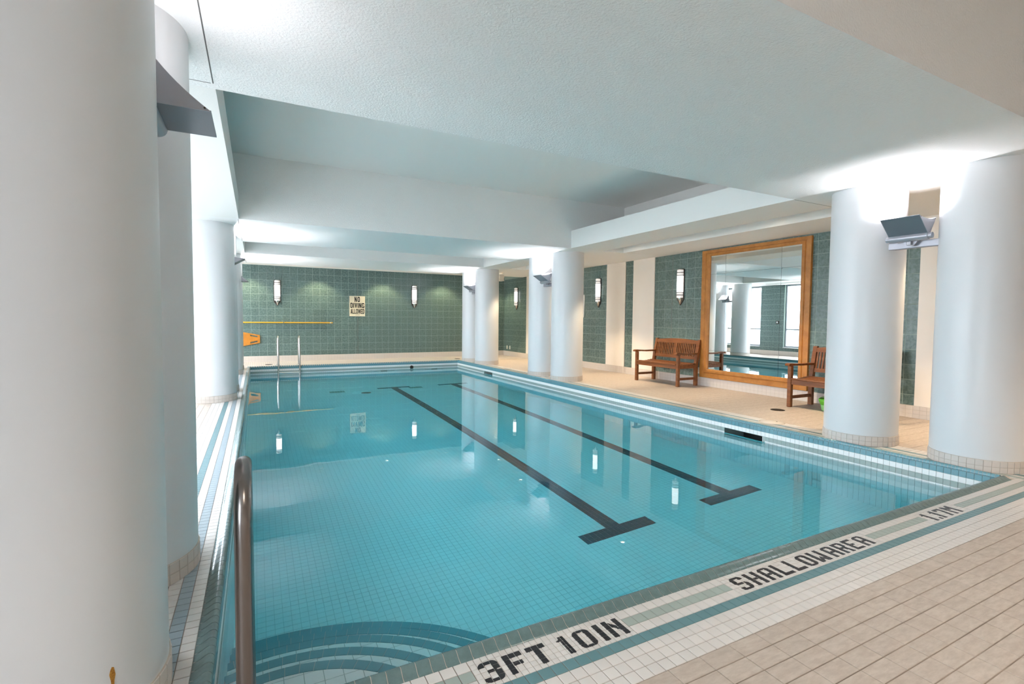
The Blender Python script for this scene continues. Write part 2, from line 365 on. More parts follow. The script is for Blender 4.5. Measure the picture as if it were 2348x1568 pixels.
# lettering built of small tile pieces
CELL = 0.0262
def arc(cx, cy, r, a0, a1, n=5): return [(cx+r*math.cos(math.radians(a0+(a1-a0)*i/n)), cy+r*math.sin(math.radians(a0+(a1-a0)*i/n))) for i in range(n+1)]
def Rr(x0, y0, x1, y1): return [(x0, y0), (x1, y0), (x1, y1), (x0, y1)]
TLc = lambda x, y, s=1.0: [(x, y), (x+s, y)] + arc(x+s, y, s, 90, 180)            # quarter discs of size s
TRc = lambda x, y, s=1.0: [(x, y), (x+s, y)] + arc(x, y, s, 0, 90)[1:]
BLc = lambda x, y, s=1.0: [(x, y+s)] + arc(x+s, y+s, s, 180, 270) + [(x+s, y+s)]
BRc = lambda x, y, s=1.0: [(x, y+s)] + arc(x, y+s, s, 270, 360)
t_ = 0.5
GL = {
 'O': [Rr(0,1,.9,3), Rr(2.1,1,3,3), TLc(0,3,.95), TRc(2.05,3,.95), BLc(0,.05,.95), BRc(2.05,.05,.95), Rr(.95,3.5,2.05,3.95), Rr(.95,.05,2.05,.5)],
 'I': [Rr(0,0,.95,4)],
 '1': [Rr(.6,0,1.5,4), [(-.1,2.9),(.6,2.9),(.6,3.6),(.3,3.3),(-.1,3.25)]],
 'N': [Rr(0,0,.9,4), Rr(2.1,0,3,4), [(.9,3.6),(.9,2.6),(2.1,1.2),(2.1,2.2)]],
 'T': [Rr(0,3.1,3,4), Rr(1.05,0,1.95,3.1)],
 'F': [Rr(0,0,.9,3.1), Rr(0,3.1,3,4), Rr(.9,1.5,2.5,2.2)],
 '3': [TLc(0,3.05,.95), Rr(.95,3.4,2.05,4), TRc(2.05,3.05,.95), Rr(2.05,2.2,3,3.05), Rr(.9,1.8,2.4,2.3), Rr(2.05,.95,3,1.9), BRc(2.05,0,.95), Rr(.95,0,2.05,.55), BLc(0,0,.95)],
 'S': [TRc(2.05,3.05,.95), Rr(.95,3.5,2.05,4), TLc(0,3.05,.95), Rr(0,2.5,.95,3.05), BLc(0,1.75,.75), Rr(.75,1.75,2.2,2.25), TRc(2.2,1.4,.8), Rr(2.05,.95,3,1.4), BRc(2.05,0,.95), Rr(.95,0,2.05,.5), BLc(0,0,.95)],
 'H': [Rr(0,0,.9,4), Rr(2.1,0,3,4), Rr(.9,1.7,2.1,2.2)],
 'A': [Rr(0,0,.9,3.05), Rr(2.1,0,3,3.05), TLc(0,3.05,.9), TRc(2.1,3.05,.9), Rr(.9,3.5,2.1,3.95), Rr(.9,1.6,2.1,2.1)],
 'L': [Rr(0,0,.9,4), Rr(.9,0,2.9,.75)],
 'W': [Rr(0,0,.9,4), Rr(2.4,0,3.3,4), [(.9,0),(1.65,.9),(1.65,1.9),(.9,.9)], [(1.65,.9),(2.4,0),(2.4,.9),(1.65,1.9)]],
 'R': [Rr(0,0,.9,4), Rr(.9,3.5,2.1,3.95), TRc(2.1,3.05,.9), Rr(2.1,2.3,3,3.05), Rr(.9,1.7,2.6,2.2), [(1.7,1.7),(2.1,0),(3,0),(2.5,1.7)]],
 'E': [Rr(0,0,.9,4), Rr(.9,3.4,2.8,4), Rr(.9,1.75,2.2,2.25), Rr(.9,0,2.8,.6)],
 '7': [Rr(0,3.4,2.9,4), Rr(0,2.9,.7,3.4), [(1.2,0),(2.1,0),(2.9,2.6),(2.9,3.4),(2.0,3.4),(2.0,2.7)]],
 '.': [Rr(0,0,.9,.9)],
 'M': [Rr(0,0,.9,4), Rr(2.7,0,3.6,4), [(.9,4),(.9,3),(1.8,1.9),(1.8,2.9)], [(1.8,2.9),(1.8,1.9),(2.7,3),(2.7,4)]],
}
def ccw(p): 
    s_ = sum(p[i][0]*p[(i+1) % len(p)][1]-p[(i+1) % len(p)][0]*p[i][1] for i in range(len(p)))
    return p if s_ > 0 else p[::-1]
small = Lay('small_mosaic_tile', floor, limit=300)
for a, b_ in TEXTZ:
    small.grid(cells(a+0.001, b_-0.001, a, P/2, 0.0022), cells(YNo-3*P, YNo, YNo, CELL, 0.0022), lambda u, v: (u, v, -0.0004), ZUP, 'white')
small.done('small_mosaic_field')
YB = 1.4885
def word(spec):
    for ch, x0, sx in spec:
        for poly in GL[ch]:
            poly = ccw(poly)
            for i in range(-1, 5):
                for j in range(0, 4):
                    g_ = 0.045
                    q = clip(poly, [(i+g_, j+g_), (i+1-g_, j+g_), (i+1-g_, j+1-g_), (i+g_, j+1-g_)])
                    if len(q) > 2 and area(q) > 0.035:
                        bb = MB(); bb.prism([(x0 + px_*CELL*sx, YB + py_*CELL) for px_, py_ in ccw(q)], 2, -0.004, 0.0012)
                        bb.obj('letter_tile', M['black'], floor)
word([('3', .687, 1), ('F', .787, 1), ('T', .885, 1.03), ('1', 1.018, 1), ('O', 1.092, 1), ('I', 1.197, 1), ('N', 1.243, 1)])
xs = 2.005
sp = []
for ch in 'SHALLOW':
    sp.append((ch, xs, 1.0)); xs += 0.101
xs += 0.022
for ch in 'AREA':
    sp.append((ch, xs, 1.0)); xs += 0.1005
word(sp)
word([('1', 3.81, 1), ('.', 3.885, .8), ('1', 3.915, 1), ('7', 3.985, .95), ('M', 4.085, .95)])

# ------------------------------------------------------------------ pool basin
SKIM = [(3.80, 4.36), (11.4, 11.93)]
b = MB()
for (x0, y0, x1, y1) in ((XL-.3, YN-.3, XL-.003, YF+.3), (XL-.003, YN-.3, XR+.003, YN-.003), (XL-.003, YF+.003, XR+.003, YF+.3)):
    b.box((x0, y0, -2.2), (x1, y1, -0.012 if False else -0.014))
ye = [YN-.3] + [q for r in SKIM for q in r] + [YF+.3]
for i in range(len(ye)-1):
    if i % 2 == 0: b.box((XR+.003, ye[i], -2.2), (XR+.3, ye[i+1], -.014))
    else: b.box((XR+.003, ye[i], -2.2), (XR+.3, ye[i+1], -.30)); b.box((XR+.003, ye[i], -.112), (XR+.3, ye[i+1], -.014))
basin = struct('pool_basin', 'rectangular tiled swimming pool basin with blue, white and grey bands', b, M['pgrout'])
b = MB(); b.add([(XL-.01, YN-.01, floor_z(YN)-.003), (XR+.01, YN-.01, floor_z(YN)-.003), (XR+.01, YF+.01, floor_z(YF)-.003), (XL-.01, YF+.01, floor_z(YF)-.003)], [(0, 1, 2, 3)])
b.obj('pool_bottom', M['pfgrout'], basin)
STC = (0.06, 1.68); STEPS = [(0.64, -0.38), (0.88, -0.58), (1.127, -0.78), (1.35, -0.98), (1.565, -1.18)]
LANES = (2.9165, 4.4285)
def lane(x, y):
    for c in LANES:
        if abs(x-c) < 0.078 and 3.42 < y < 11.9: return True
        if abs(x-c) < 0.375 and (3.42 < y < 3.576 or 11.75 < y < 11.9): return True
    return False
nrm = Vector((0, 0.04, 1)).normalized(); FZ = ((1, 0, 0), tuple(Vector((0, 1, -0.04)).normalized()), tuple(nrm))
lt = Lay('lane_tile', basin, h=0.004); ft = Lay('pool_floor_tile', basin, h=0.004, limit=300)
for u in cells(XL, XR, LANES[0]-0.078, P, 0.0022):
    for v in cells(YN, YF, YN, P, 0.0022):
        x, y = (u[0]+u[1])/2, (v[0]+v[1])/2
        if math.hypot(x-STC[0], y-STC[1]) < 1.5: continue
        (lt if lane(x, y) else ft).add((x, y, floor_z(y)), u[1]-u[0], v[1]-v[0], FZ, 'navy' if lane(x, y) else 'pwhite')
lt.done('lane_tile_run'); ft.done('pool_floor_field')
# wall bands above the water and tiled walls below
ROWS = [(-0.012, -0.064, 'pblue'), (-0.064, -0.116, 'pwhite'), (-0.116, -0.166, 'pgrey'), (-0.166, -0.184, 'pwhite')]
bands = Lay('band_tile', basin, h=0.005); under = Lay('wall_tile', basin, h=0.004, limit=0)
def skim(y, z): return any(a < y < b_ for a, b_ in SKIM) and -0.29 < z < -0.112
for z1, z0, mk in ROWS:
    for v in cells(YN, YF, YN, P, 0.0025):
        c = (v[0]+v[1])/2; zc = (z0+z1)/2
        if not skim(c, zc): bands.add((XR, c, zc), v[1]-v[0], z1-z0-.0025, FX_, mk)
        bands.add((XL, c, zc), v[1]-v[0], z1-z0-.0025, FX, mk)
    for u in cells(XL, XR, XL, P, 0.0025):
        c = (u[0]+u[1])/2
        bands.add((c, YF, (z0+z1)/2), u[1]-u[0], z1-z0-.0025, FY_, mk); bands.add((c, YN, (z0+z1)/2), u[1]-u[0], z1-z0-.0025, FY, mk)
bands.done('band_tile_run')
for z in cells(-1.9, -0.184, -0.184, P, 0.0022):
    for v in cells(YN, YF, YN, P, 0.0022):
        c, zc = (v[0]+v[1])/2, (z[0]+z[1])/2
        if zc+P/2 < floor_z(c): continue
        if not skim(c, zc): under.add((XR, c, zc), v[1]-v[0], z[1]-z[0], FX_, 'pwhite')
        under.add((XL, c, zc), v[1]-v[0], z[1]-z[0], FX, 'pwhite')
    for u in cells(XL, XR, XL, P, 0.0022):
        c, zc = (u[0]+u[1])/2, (z[0]+z[1])/2
        under.add((c, YF, zc), u[1]-u[0], z[1]-z[0], FY_, 'pwhite'); under.add((c, YN, zc), u[1]-u[0], z[1]-z[0], FY, 'pwhite')
under.done('wall_tile_field')

# coping of rolled tiles
PROF = [(0, -0.02), (0, 0.0), (.012, .0015), (.024, .007), (.036, .0145), (.046, .019), (.055, .0195), (.063, .0155), (.0685, .007), (.07, -.003), (.07, -.0105), (.05, -.02)]
coping = tag(empty('pool_coping'), 'rolled teal tile coping around the rim of the pool', kind='structure')
b = MB()
for (x0, y0, x1, y1) in ((XLo+.004, YNo+.004, XRo-.004, YN-.003), (XLo+.004, YF+.003, XRo-.004, YFo-.004), (XLo+.004, YN, XL-.003, YF), (XR+.003, YN, XRo-.004, YF)): b.box((x0, y0, -0.03), (x1, y1, -0.001))
PB = [(s_+(.0012 if s_ < .03 else (-.0012 if s_ > .06 else 0)), z-(.0016 if z > 0 else .0)) for s_, z in PROF]
for ax, o0, sg, l0, l1 in ((0, YNo, 1, XLo+.01, XRo-.01), (0, YFo, -1, XLo+.01, XRo-.01), (1, XLo, 1, YN, YF), (1, XRo, -1, YN, YF)):
    b.smooth = True; n = len(PB)
    vs = [((l, o0+sg*s_, z) if ax == 0 else (o0+sg*s_, l, z)) for l in (l0, l1) for s_, z in PB]
    b.add(vs, [(i, i+1, n+i+1, n+i) for i in range(n-1)]); b.smooth = False
b.obj('coping_bed', M['lgrout'], coping)
def coping_mesh(wd, mk):
    bb = MB(); bb.smooth = True
    n = len(PROF); vs = [(-wd/2, s_, z) for s_, z in PROF] + [(wd/2, s_, z) for s_, z in PROF]
    bb.add(vs, [(i, i+1, n+i+1, n+i)[::-1] for i in range(n-1)]); bb.smooth = False
    bb.add(vs, [tuple(range(n)), tuple(range(2*n-1, n-1, -1))])
    return bb.mesh('coping_tile', M[mk])
cme = coping_mesh(P-0.003, 'coping'); cmb = coping_mesh(P/2-0.0025, 'pblue')
CT = []
for u in cells(XLo+.02, XRo-.02, 1.528, P, 0): 
    if u[1]-u[0] > P*.9: CT.append(((u[0]+u[1])/2, YNo, 0.0, cme))
for u in cells(XLo, XRo, XLo, P, 0): CT.append(((u[0]+u[1])/2, YFo, math.pi, cmb)); 
for v in cells(YN, YF, YN, P, 0):
    if v[1]-v[0] > P*.9: CT.append((XLo, (v[0]+v[1])/2, -math.pi/2, cme))
for v in cells(YN, YF, YN, P/2, 0):
    CT.append((XRo, (v[0]+v[1])/2, math.pi/2, cmb))
def csize(t):
    q = project((t[0], t[1], 0))
    if q is None or not (-10 < q[0] < W_PX+10 and -10 < q[1] < H_PX+10): return 0
    return 1/math.hypot(t[0], t[1])
CT.sort(key=lambda t: -csize(t))
rest = MB(); rest.smooth = True
for i, (x, y, a, me) in enumerate(CT):
    if i < 300 and csize((x, y)) > 0:
        o = mkobj('coping_tile', me, coping); o.location = (x, y, 0); o.rotation_euler = (0, 0, a)
    else:
        ca, sa = math.cos(a), math.sin(a); rest.cur = 0 if me is cme else 1
        rest.add([(x+v.co.x*ca-v.co.y*sa, y+v.co.x*sa+v.co.y*ca, v.co.z) for v in me.vertices], [tuple(p.vertices) for p in me.polygons])
tag(rest.obj('coping_tile_run', [M['coping'], M['pblue']], coping), kind='stuff')
# cream outer bead along the right rim
b = MB(); b.box((XRo-.012, YN, -.01), (XRo, YF, .003)); b.obj('coping_bead', M['lgrout'], coping)

# curved corner steps
steps = tag(empty('pool_steps'), 'curved corner steps with blue nosing tiles under the water', 'pool steps')
for k, (r, z) in enumerate(STEPS):
    circ = [(STC[0]+r*math.cos(math.radians(a)), STC[1]+r*math.sin(math.radians(a))) for a in np.linspace(-30, 210, 97)]
    room = [(XL-.002, YN-.002), (XR, YN-.002), (XR, YF), (XL-.002, YF)]
    poly = clip(circ, room)
    bb = MB(); bb.prism(poly, 2, -1.5, z-.002); st = bb.obj('step', M['pgrout'], steps)
    n = int(r*math.radians(240)/0.062); da = 240/n
    for i in range(n):
        a0, a1 = math.radians(-30+i*da), math.radians(-30+(i+1)*da); g_ = 0.0016/r
        q = [(STC[0]+rr*math.cos(a), STC[1]+rr*math.sin(a)) for rr, a in ((r-.055, a0+g_), (r, a0+g_), (r, a1-g_), (r-.055, a1-g_))]
        q = clip(q, room)
        if len(q) > 2 and area(q) > 2e-4:
            MB().prism(ccw(q), 2, z-.004, z+.001).obj('nosing_tile', M['nosing'], st)
    rin = r-.058; circ2 = [(STC[0]+rin*math.cos(a), STC[1]+rin*math.sin(a)) for a in np.linspace(0, 2*math.pi, 80, endpoint=False)]
    cl = clip(circ2, room); tr_ = MB()
    for u in cells(XL, STC[0]+r, XL, P*1.5, .003):
        for v in cells(YN, STC[1]+r, YN, P*1.5, .003):
            cx_, cy_ = (u[0]+u[1])/2-STC[0], (v[0]+v[1])/2-STC[1]; dd = math.hypot(cx_, cy_)
            if dd < r-.36 and k > 0 or dd > r: continue
            q = clip([(u[0], v[0]), (u[1], v[0]), (u[1], v[1]), (u[0], v[1])], cl)
            if len(q) > 2 and area(q) > 1e-4: tr_.prism(ccw(q), 2, z-.004, z)
    tag(tr_.obj('tread_tiling', M['pwhite'], st), kind='stuff')

# skimmer mouths in the right wall
for (a, b_), lb in zip(SKIM, ('dark skimmer opening in pool wall opposite the second bench', 'pale skimmer opening in the pool wall near the far right corner')):
    t = thing('pool_skimmer', lb, 'skimmer', 'skimmer openings')
    bb = MB(); DE = .40
    bb.box((XR+.002, a, -.29), (XR+DE, a+.004, -.112)); bb.box((XR+.002, b_-.004, -.29), (XR+DE, b_, -.112)); bb.box((XR+.002, a, -.118), (XR+DE, b_, -.113)); bb.box((XR+.002, a, -.30), (XR+DE, b_, -.29))
    bb.obj('throat', M['pgrey'], t)
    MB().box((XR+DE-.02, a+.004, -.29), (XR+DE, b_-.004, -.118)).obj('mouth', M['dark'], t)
    MB().box((XR+.001, a+.004, -.24), (XR+.02, a+.012, -.118)).obj('jamb', M['plastic'], t)
# water body
b = MB(); b.box((XL-.002, YN-.002, -2.3), (XR+.002, YF+.002, ZW))
water = b.obj('pool_water', M['water']); tag(water, 'clear turquoise water filling the swimming pool', 'water', kind='stuff')

# ------------------------------------------------------------------ walls
GT, GZ = 0.2, 2.5
def zc_(lo, hi): return cells(lo, hi, GZ, GT, 0.0075)
b = MB(); b.box((WXL-.2, WYF+.003, -.3), (WXR+.2, WYF+.25, 3.7))
wall_far = struct('wall_far', 'green tiled end wall behind the pool', b, M['green_grout'])
fw = Lay('wall_tile', wall_far, h=0.005, c=0.002)
for (x0, x1) in ((WXL, 2.733), (2.745, WXR)):
    fw.grid(cells(x0, x1, -0.13, GT, 0.0075), zc_(0.165, 2.705), lambda u, v: (u, WYF, v), FY_, 'green')
fw.done('wall_tile_field')
MB().box((WXL, WYF-.001, 2.705), (WXR, WYF+.003, 3.6)).obj('painted_strip', M['cream'], wall_far)
MB().box((2.733, WYF-.0005, 0.0), (2.745, WYF+.004, 2.7)).obj('control_joint', M['joint'], wall_far)
def baseboard(name, lab, rng, pos, fr, bb):
    o = struct(name, lab, bb, M['lgrout'])
    l = Lay('base_tile', o, limit=300, h=0.004)
    for r0, r1 in rng: l.grid(cells(r0, r1, r0, P*1.5, .0025), cells(0.0, .162, 0, .054, .0025), pos, fr, 'base')
    l.done('base_tile_run'); return o
baseboard('baseboard_far', 'cream tiled skirting along the end wall', [(WXL, WXR)], lambda u, v: (u, WYF-.012, v), FY_, MB().box((WXL, WYF-.01, -.003), (WXR, WYF+.003, .163)))
b = MB(); b.box((WXR+.003, WYN-.2, -.3), (WXR+.25, WYF+.2, 3.7))
wall_right = struct('wall_right', 'green tiled side wall with cream painted panels', b, M['green_grout'])
rw = Lay('wall_tile', wall_right, h=0.005, c=0.002, seen=lambda c: not (4.75 < c[1] < 6.82 and .2 < c[2] < 2.58))
for (y0, y1) in ((13.87, WYF), (9.79, 13.0), (8.83, 9.10), (7.645, 8.15), (3.31, 7.635)):
    rw.grid(cells(y0, y1, 8.05, GT, 0.0085), zc_(0.16, ZC), lambda u, v: (WXR, u, v), FX_, 'green')
rw.done('wall_tile_field')
for (y0, y1) in ((13.0, 13.87), (9.10, 9.79), (8.15, 8.83), (WYN, 3.31)):
    MB().cbox((WXR-.02, y0, .16), (WXR+.003, y1, ZC), .003).obj('painted_panel', M['cream'], wall_right)
MB().box((WXR-.0005, 7.635, .03), (WXR+.004, 7.645, ZC)).obj('control_joint', M['joint'], wall_right)
baseboard('baseboard_right', 'cream tiled skirting along the side wall', [(WYN, WYF)], lambda u, v: (WXR-.024, u, v), FX_, MB().box((WXR-.022, WYN, -.003), (WXR+.003, WYF, .163)))
b = MB(); b.box((WXL-.2, WYN-.2, -.3), (WXR+.2, WYN, 3.7)); struct('wall_near', 'plain cream wall behind the camera', b, M['cream'])
# left wall: piers and windows
WIN = [(-1.9, -0.2), (3.2, 7.3), (8.2, 11.65), (12.6, 14.9)]  # openings near the camera are unseen, laid out for the light they give
b = MB(); piers = [(WYN-.2, -1.9), (-0.2, 3.2), (7.3, 8.2), (11.65, 12.6), (14.9, WYF+.2)]
for y0, y1 in piers: b.box((WXL-.22, y0, -.3), (WXL-.003, y1, 3.7))
for y0, y1 in WIN: b.box((WXL-.22, y0, -.3), (WXL-.003, y1, .30)); b.box((WXL-.22, y0, ZC), (WXL-.003, y1, 3.7))
wall_left = struct('wall_left', 'window wall with green tiled piers beside the pool', b, M['green_grout'])
lw = Lay('wall_tile', wall_left, h=0.005, limit=0)
for y0, y1 in piers: lw.grid(cells(max(y0, WYN), min(y1, WYF), y0, GT, .006), zc_(.16, ZC), lambda u, v: (WXL, u, v), FX, 'green')
for y0, y1 in WIN: lw.grid(cells(y0, y1, y0, GT, .006), zc_(.16, .30), lambda u, v: (WXL, u, v), FX, 'green')
lw.done('wall_tile_field')
baseboard('baseboard_left', 'cream tiled skirting under the windows', [(WYN, WYF)], lambda u, v: (WXL+.014, u, v), FX, MB().box((WXL-.003, WYN, -.003), (WXL+.012, WYF, .163)))
for i, (y0, y1) in enumerate(WIN):
    wr = tag(empty('window_%d' % (i+1)), 'tall metal framed window in the left wall', kind='structure')
    n = max(2, round((y1-y0)/1.15)); xf = WXL-.14
    fb = MB()
    for yy in (y0, y1-.06): fb.box((xf, yy, .30), (xf+.07, yy+.06, ZC))
    for zz in (.30, ZC-.06): fb.box((xf, y0+.06, zz), (xf+.07, y1-.06, zz+.06))
    fb.obj('outer_frame', M['frame'], wr)
    for k in range(1, n):
        yy = y0+(y1-y0)*k/n; MB().cbox((xf, yy-.03, .36), (xf+.07, yy+.03, ZC-.06)).obj('mullion', M['frame'], wr)
    for k in range(n):
        a, c = y0+(y1-y0)*k/n+.032, y0+(y1-y0)*(k+1)/n-.032
        MB().cbox((xf+.005, a, .945), (xf+.065, c, .995)).obj('transom', M['frame'], wr)
        for z0, z1 in ((.36, .945), (.995, ZC-.06)):
            MB().add([(xf+.035, a, z0), (xf+.035, c, z0), (xf+.035, c, z1), (xf+.035, a, z1)], [(0, 1, 2, 3)]).obj('pane', M['glass'], wr)
    MB().cbox((WXL-.08, y0+.002, .285), (WXL+.04, y1-.002, .305)).obj('window_sill', M['sillp'], wr)
    # daylight portal in the opening (guides sampling of the sky only)
    ld = bpy.data.lights.new('window_portal', 'AREA'); ld.shape = 'RECTANGLE'; ld.size = ZC-.3; ld.size_y = y1-y0; ld.cycles.is_portal = True
    lo = bpy.data.objects.new('window_portal', ld); COL.objects.link(lo); lo.location = (WXL-.23, (y0+y1)/2, (ZC+.3)/2); lo.rotation_euler = (0, -math.pi/2, 0)
b = MB(); b.box((-60, -40, -.5), (WXL-.22, 60, -.3)); tag(b.obj('outdoor_paving', M['paving']), 'pale paving outside the windows', kind='structure')

# ------------------------------------------------------------------ ceiling
b = MB(); b.box((WXL-.2, WYN-.2, ZR), (WXR+.2, 14.2, ZR+.2)); struct('ceiling', 'painted upper ceiling of the recessed bays', b, M['soffit'])
b = MB(); b.box((WXL-.2, 14.2, 2.75), (WXR+.2, WYF+.2, 3.7)); struct('ceiling_end', 'low strip of ceiling at the end wall', b, M['soffit'])
BEAMS = [(1.417, 3.53, 'wide stuccoed ceiling beam nearest the camera'), (7.95, 10.28, 'wide stuccoed ceiling beam across the middle of the pool'), (12.04, 14.2, 'wide stuccoed ceiling beam nearest the end wall')]
for y0, y1, lb in BEAMS: struct('ceiling_beam', lb, MB().box((WXL, y0, ZC), (WXR, y1, ZR)), M['stucco'])
BAYS = [(WYN, 1.417), (3.53, 7.95), (10.28, 12.04)]
for i, (y0, y1) in enumerate(BAYS):
    for s_, (xa, xb, xc, xd) in ((1, (5.37, 6.13, 6.65, WXR)), (-1, (-.95, -.2, WXL, -1.45))):
        wh = ('near', 'middle', 'far')[i]+' bay '+('beside the mirror wall' if s_ > 0 else 'beside the windows')
        struct('ceiling_box_beam', 'white boxed soffit of the '+wh, MB().box((xa, y0, ZC), (xb, y1, 2.952)), M['soffit'])
        struct('ceiling_slot_lid', 'slot ceiling of the '+wh, MB().box((min(xb, xd) if s_ < 0 else xb, y0, 2.80), (xc if s_ > 0 else xa, y1, 2.952)), M['soffit'])
        struct('ceiling_soffit', 'flat wall soffit of the '+wh, MB().box((xc, y0, ZC), (xd, y1, ZR)), M['soffit'])
jn = 0
def trim(b):
    global jn
    jn += 1; struct('trim_%d' % jn, 'thin dark control joint in the ceiling', b, M['joint'])
for y0, y1 in ((1.417, 3.45), (7.99, 10.24), (12.1, 14.2)): trim(MB().box((-.2105, y0, ZC-.0012), (-.2045, y1, ZC+.001)))
trim(MB().box((-.6, 3.452, ZC-.0008), (-.22, 3.457, ZC+.001)))
trim(MB().box((5.38, 3.53, ZC-.0008), (6.12, 3.535, ZC+.001)))
# sprinkler stick, ceiling disc in the big recess
t = thing('sprinkler', 'thin white sprinkler stem under the recess ceiling', 'sprinkler')
MB().tube([(5.9, 5.35, ZR), (5.9, 5.35, ZR-.10)], .009, 8).obj('stem', M['plastic'], t)
MB().lathe([(0, -.1), (.03, -.1), (.03, -.105), (0, -.105)], (5.9, 5.35, ZR), 12).obj('deflector', M['plastic'], t)

# ------------------------------------------------------------------ columns
CR = 0.33
COLS = [(5.735, 1.98, 'thick white round column cut by the right edge of the picture', 1), (5.735, 2.95, 'thick white round column second from the right edge', 1),
        (5.735, 8.60, 'white round column in front of the green wall, right of its twin at mid pool', 0), (5.735, 9.57, 'white round column behind the lamp at mid pool, left of its twin', 0),
        (5.735, 12.63, 'white round column near the far right pool corner, nearer of two', 0), (5.735, 13.60, 'white round column at the far right pool corner, farther of two', 0),
        (-.61, 1.98, 'huge white round column with a rust mark filling the left edge', 1), (-.61, 2.95, 'white round column showing just behind the huge left one', 1),
        (-.61, 8.62, 'white round column on the left pool edge behind the nearest pair', 1), (-.61, 9.59, 'white column sliver hidden behind the middle left column', 0),
        (-.61, 12.40, 'white column sliver left of the pool ladder, nearer of the last pair', 0), (-.61, 13.40, 'white column sliver beside the orange board, last on the left', 0)]
rust_col = None
for cx_, cy_, lb, fine in COLS:
    t = thing('column', lb, 'column', 'round columns in pairs along the pool')
    b = MB(); b.lathe([(CR, .10), (CR, 2.62)], (cx_, cy_, 0), 96); b.obj('shaft', M['column'], t)
    b = MB(); b.lathe([(CR+.004, -.003), (CR+.004, .10), (CR-.01, .106)], (cx_, cy_, 0), 80); b.obj('base_ring', M['lgrout'], t)
    n = 40; l = Lay('base_tile', t, h=.004, c=.001, limit=60 if fine else 0); rr = CR+.0065
    for i in range(n):
        a = 2*math.pi*(i+.5)/n; wd = 2*rr*math.tan(math.pi/n)-.003
        for z0, z1 in ((0.0, .05), (.05, .10)):
            l.add((cx_+rr*math.cos(a), cy_+rr*math.sin(a), (z0+z1)/2), wd, .0475, ((-math.sin(a), math.cos(a), 0), (0, 0, 1), (math.cos(a), math.sin(a), 0)), 'base')
    l.done('base_tiling')
    if 'rust' in lb: rust_col = t
# rust mark low on the huge column
d = (np.array([257-W_PX/2, 1545-H_PX/2])/F_PX); dr = RT*d[0]+DN*d[1]+FW
A = dr[0]**2+dr[1]**2; B = -2*(dr[0]*-.61+dr[1]*1.98); Cc = .61**2+1.98**2-(CR+.0008)**2
tt = (-B-math.sqrt(B*B-4*A*Cc))/(2*A); p0 = CAM+tt*dr; a0 = math.atan2(p0[1]-1.98, p0[0]+.61)
b = MB(); pts = [(-.004, .012), (.0, .02), (.005, .017), (.007, .006), (.009, -.006), (.006, -.02), (.004, -.05), (-.002, -.05), (-.003, -.02), (-.007, .0)]
b.add([(-.61+(CR+.0012)*math.cos(a0+u/CR), 1.98+(CR+.0012)*math.sin(a0+u/CR), p0[2]+v) for u, v in pts] + [(-.61+(CR-.002)*math.cos(a0+u/CR), 1.98+(CR-.002)*math.sin(a0+u/CR), p0[2]+v) for u, v in pts],
      [tuple(range(10))] + [(i, (i+1) % 10, 10+(i+1) % 10, 10+i) for i in range(10)])
b.obj('rust_mark', M['rust'], rust_col)

